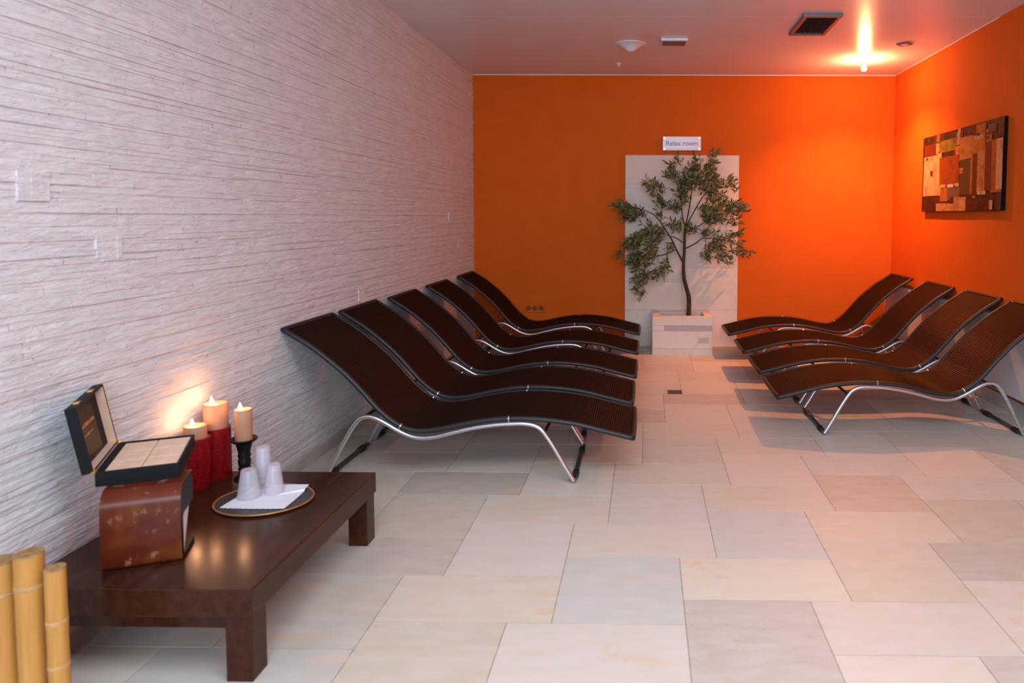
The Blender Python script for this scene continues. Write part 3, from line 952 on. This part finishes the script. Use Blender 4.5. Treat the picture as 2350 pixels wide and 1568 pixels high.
# open black case on top of the box
CW, CD, CH = 0.220, 0.268, 0.047
cs_ = thing('presentation_case', 'open black presentation case with cream lining on top of the red lacquered stand', 'case', (-1.686, 2.048, TZ + BH + 0.0005))
cs_.rotation_euler = Euler((math.radians(3.0), 0, math.radians(24.5)), 'XYZ')
w = 0.007
ba = MB().box((0, 0, 0), (CW, CD, 0.006))
ba.box((0, 0, 0.006), (CW, w, CH)).box((0, CD - w, 0.006), (CW, CD, CH)).box((0, w, 0.006), (w + 0.012, CD - w, CH)).box((CW - w, w, 0.006), (CW, CD - w, CH))
ba.build('case_base', M_CASE, cs_, bevel=0.0015)
ln = MB()
x0, x1, y0, y1 = w + 0.013, CW - w - 0.001, w + 0.001, CD - w - 0.001
nx, ny = 2, 3
for i in range(nx):
    for jj in range(ny):
        ax, bx_ = x0 + (x1 - x0) * i / nx + 0.0012, x0 + (x1 - x0) * (i + 1) / nx - 0.0012
        ay, by = y0 + (y1 - y0) * jj / ny + 0.0010, y0 + (y1 - y0) * (jj + 1) / ny - 0.0010
        ln.box((ax, ay, 0.010), (bx_, by, CH - 0.004))
ln.build('cream_inset', M_LINING, cs_, bevel=0.002)
MB().box((x0, y0, 0.006), (x1, y1, CH - 0.008)).build('inset_seam', M_LINEGAP, cs_)
lid = bpy.data.objects.new('lid', None)
lid.empty_display_size = 0.05
COL.objects.link(lid)
lid.parent = cs_
lid.location = (-0.002, 0, CH)
lid.rotation_euler = (0, math.radians(-9), 0)
LH, LT = 0.212, 0.030       # lid height (up) and thickness (to the left)
lb = MB().box((-LT, 0, 0), (-LT + 0.005, CD, LH))
lb.box((-LT, 0, 0), (0, 0.007, LH)).box((-LT, CD - 0.007, 0), (0, CD, LH)).box((-LT, 0.007, 0), (0, CD - 0.007, 0.007)).box((-LT, 0.007, LH - 0.007), (0, CD - 0.007, LH))
lb.build('lid_shell', M_CASE, lid, bevel=0.0015)
ll = MB().box((-LT + 0.005, CD - 0.010, 0.007), (-0.001, CD - 0.007, LH - 0.007)).box((-LT + 0.005, 0.007, 0.007), (-0.001, CD - 0.010, 0.010))
ll.build('lid_lining', M_LINING, lid)
for rr_, (za, ya, yb, hh_) in enumerate(((0.120, 0.055, 0.195, 0.010), (0.092, 0.085, 0.165, 0.004))):
    gi = MB()
    m_ = 14 if rr_ == 0 else 8
    for q in range(m_):
        yy = ya + (yb - ya) * (q + 0.15) / m_
        ww = (yb - ya) / m_ * rnd.uniform(0.45, 0.8)
        hq = hh_ * rnd.uniform(0.6, 1.15)
        gi.box((-LT + 0.0048, yy, za), (-LT + 0.0058, yy + ww, za + hq))
    gi.build('gilt_line', M_GILT, lid)
for yy in (0.055, 0.185):
    MB().box((-LT * 0.7, yy - 0.010, LH), (-0.004, yy + 0.010, LH + 0.004)).build('clasp', M_GOLD, lid, bevel=0.001)
for yy in (0.004, CD - 0.004):
    MB().tube([(-0.002, yy - 0.010, CH + 0.001), (-0.002, yy + 0.010, CH + 0.001)], 0.006, 10).build('hinge', M_GOLD, cs_, smooth=True)


# candles
def flame_mesh(name, parent, z0, h, r):
    prof = [(0.0, z0), (r * .65, z0 + h * .08), (r, z0 + h * .25), (r * .85, z0 + h * .45), (r * .45, z0 + h * .72), (r * .15, z0 + h * .92), (0.0, z0 + h)]
    return MB().lathe(prof, 16).build(name, M_FLAME, parent, smooth=True)


def candle(label, loc, r, h, fo, power):
    c = thing('candle', label, 'candle', loc, group='lit candles')
    dip = r * 0.62
    MB().lathe([(r * .98, 0), (r, 0.004), (r * 1.0, h * .6), (r * 1.02, h - 0.004), (r * .93, h + 0.001), (r * .80, h - 0.002), (dip, h - 0.008), (0.0, h - 0.009)], 36).build('wax', M_WAX, c, smooth=True)
    pool = MB().lathe([(0.0, h - 0.0075), (r * .55, h - 0.0075), (r * .58, h - 0.0085), (0.0, h - 0.0085)], 28, Matrix.Translation((fo[0], fo[1], 0))).build('melt_pool', M_MELT, c)
    MB().tube([(fo[0], fo[1], h - 0.008), (fo[0], fo[1], h + 0.006)], 0.0012, 6).build('wick', M_WICK, c)
    fl_ = flame_mesh('flame', c, h + 0.000, 0.031, 0.0078)
    fl_.location = (fo[0], fo[1], 0)
    d = bpy.data.lights.new('candle_light', 'POINT')
    d.energy, d.color, d.shadow_soft_size = power, (1.0, 0.44, 0.18), 0.010
    o = bpy.data.objects.new('candle_light', d)
    COL.objects.link(o)
    o.parent = c
    o.location = (fo[0], fo[1], h + 0.022)
    return c


def red_holder(label, loc, r, h):
    t = thing('candle_holder', label, 'candle holder', loc, group='red candle holders')
    MB().lathe([(0.0, 0.0), (r * .96, 0.0), (r, 0.004), (r, h), (r - 0.004, h), (r - 0.004, 0.150), (0.0, 0.150)], 40).build('beaded_glass', M_REDGLASS, t, smooth=True)
    MB().lathe([(r - 0.004, h), (r + 0.001, h), (r + 0.001, h + 0.003), (r - 0.004, h + 0.003)], 40).build('rim', M_REDRIM, t)
    return t


red_holder('taller-standing red beaded glass holder beneath the largest candle', (-1.767, 2.772, TZ), 0.053, 0.202)
candle('large beige lit candle in the red holder farther from the black case', (-1.767, 2.772, TZ + 0.1505), 0.045, 0.153, (-0.012, -0.006), 0.6)
red_holder('red beaded glass holder next to the black case, with the shorter candle', (-1.776, 2.655, TZ), 0.050, 0.196)
candle('short beige lit candle in the red holder right behind the black case', (-1.776, 2.655, TZ + 0.1505), 0.040, 0.096, (-0.008, -0.006), 0.6)
cst = thing('candlestick', 'black turned iron candlestick on the table behind the plastic cups', 'candlestick', (-1.637, 2.745, TZ), group='candlesticks')
MB().lathe([(0.0, 0), (0.040, 0), (0.040, 0.006), (0.030, 0.012), (0.022, 0.020), (0.020, 0.034), (0.0245, 0.042), (0.020, 0.050), (0.023, 0.060), (0.0245, 0.075), (0.021, 0.086), (0.0245, 0.096), (0.022, 0.108), (0.024, 0.118), (0.0265, 0.130), (0.030, 0.142), (0.024, 0.149), (0.0, 0.151)], 32).build('stem', M_IRON, cst, smooth=True)
MB().lathe([(0.0, 0.147), (0.030, 0.147), (0.046, 0.157), (0.051, 0.165), (0.049, 0.168), (0.036, 0.160), (0.0, 0.158)], 36).build('drip_plate', M_IRON, cst, smooth=True)
candle('slim beige lit candle on the black candlestick', (-1.637, 2.745, TZ + 0.1585), 0.0325, 0.129, (-0.006, -0.010), 0.45)

# plate, napkin, cups
pt = thing('serving_plate', 'oval dark plate with copper rim on the coffee table', 'plate', (-1.430, 2.520, TZ))
pt.scale = (1.02, 0.86, 1)
MB().lathe([(0.0, 0.0), (0.150, 0.0), (0.168, 0.006), (0.168, 0.009), (0.150, 0.0035), (0.0, 0.0035)], 56).build('plate_body', M_PLATE, pt, smooth=True)
MB().tube([(0.170 * math.cos(2 * PI * i / 56), 0.170 * math.sin(2 * PI * i / 56), 0.0085) for i in range(56)], 0.0034, 8, closed=True).build('copper_rim', M_COPPER, pt, smooth=True, autosmooth=False)
nz = TZ + 0.0065
cr = [(-1.556, 2.446), (-1.318, 2.446), (-1.328, 2.655), (-1.530, 2.640)]
edge = []
for i in range(4):
    a, b3 = Vector(cr[i]), Vector(cr[(i + 1) % 4])
    nrm2 = Vector(((b3 - a).y, -(b3 - a).x)).normalized()
    for q in range(48):
        tt = q / 48
        edge.append(a.lerp(b3, tt) + nrm2 * (0.0022 * abs(math.sin(PI * 12 * tt)) - 0.001 + 0.004 * math.sin(PI * tt)))
np_ = MB()
cc = Vector((-1.435, 2.547))
m = len(edge)
lift = lambda p: 0.0060 if math.hypot((p.x + 1.430) / 1.02, (p.y - 2.520) / 0.86) > 0.150 else 0.0
np_.add([(cc.x, cc.y, nz)] + [(p.x, p.y, nz + lift(p)) for p in edge] + [(cc.x, cc.y, nz - 0.0015)] + [(p.x, p.y, nz - 0.0015 + lift(p)) for p in edge],
        [(0, 1 + i, 1 + (i + 1) % m) for i in range(m)] + [(m + 1, m + 2 + (i + 1) % m, m + 2 + i) for i in range(m)] + [(1 + i, m + 2 + i, m + 2 + (i + 1) % m, 1 + (i + 1) % m) for i in range(m)])
tag(np_.build('paper_napkin', M_PAPER), 'white scalloped paper napkin lying on the dark plate', 'napkin')


def cup(label, x, y, z0, rb, rt, h):
    prof = [(rb + 0.0015, 0.0), (rb + 0.002, 0.002), (rb, 0.004), (rt, h - 0.004), (rt - 0.002, h), (0.0, h), (0.0, h - 0.001), (rt - 0.003, h - 0.001), (rt - 0.001, h - 0.005), (rb - 0.001, 0.004)]
    o = MB().lathe(prof, 36).build('plastic_cup', M_CUP, None, smooth=True, loc=(x, y, z0))
    return tag(o, label, 'cup', 'upturned plastic cups')


cz = nz + 0.0004
cup('single upturned clear plastic cup on the napkin, leftmost on the plate', -1.505, 2.548, cz, 0.0425, 0.0275, 0.105)
cup('single upturned clear plastic cup on the napkin, rightmost on the plate', -1.431, 2.588, cz, 0.0365, 0.0245, 0.112)
for q, lab in enumerate(('bottom upturned cup of the tall nested stack on the plate', 'middle upturned cup of the tall nested stack on the plate', 'topmost upturned cup of the tall nested stack on the plate')):
    cup(lab, -1.500, 2.640, cz + q * 0.026, 0.036, 0.0255, 0.110)

# ------------------------------------------------------------------ bamboo canes
def bamboo(label, x, y, h, r, nodes, lean):
    t = thing('bamboo_cane', label, 'bamboo cane', (x, y, 0), group='bamboo canes')
    t.rotation_euler = (lean[0], lean[1], 0)
    prof = [(0.0, 0.0), (r * .97, 0.0)]
    for zn in nodes:
        prof += [(r * .965, zn - 0.030), (r, zn - 0.008), (r * .96, zn), (r * 1.0, zn + 0.008), (r * .965, zn + 0.030)]
    prof += [(r * .97, h), (r * .78, h), (r * .74, h - 0.05), (0.0, h - 0.05)]
    MB().lathe(prof, 28).build('culm', M_BAMBOO, t, smooth=True)
    for zn in nodes:
        MB().lathe([(r * .955, zn - 0.008), (r * 1.015, zn - 0.005), (r * 1.02, zn + 0.002), (r * .955, zn + 0.008)], 28).build('node_ring', M_NODE, t, smooth=True)
    MB().lathe([(r * .80, h - 0.004), (r * .985, h - 0.004), (r * .975, h + 0.0015), (r * .79, h + 0.0015)], 28).build('cut_rim', M_CUT, t)
    return t


bamboo('thick bamboo cane at the left picture edge, in front of the table', -1.671, 1.72, 0.460, 0.034, [0.12, 0.375], (0, 0))
bamboo('tallest bamboo cane, between two others in front of the table', -1.598, 1.72, 0.480, 0.033, [0.10, 0.395], (0, 0))
bamboo('thinnest and shortest bamboo cane, rightmost in front of the coffee table', -1.531, 1.72, 0.442, 0.024, [0.18, 0.30], (0, 0))
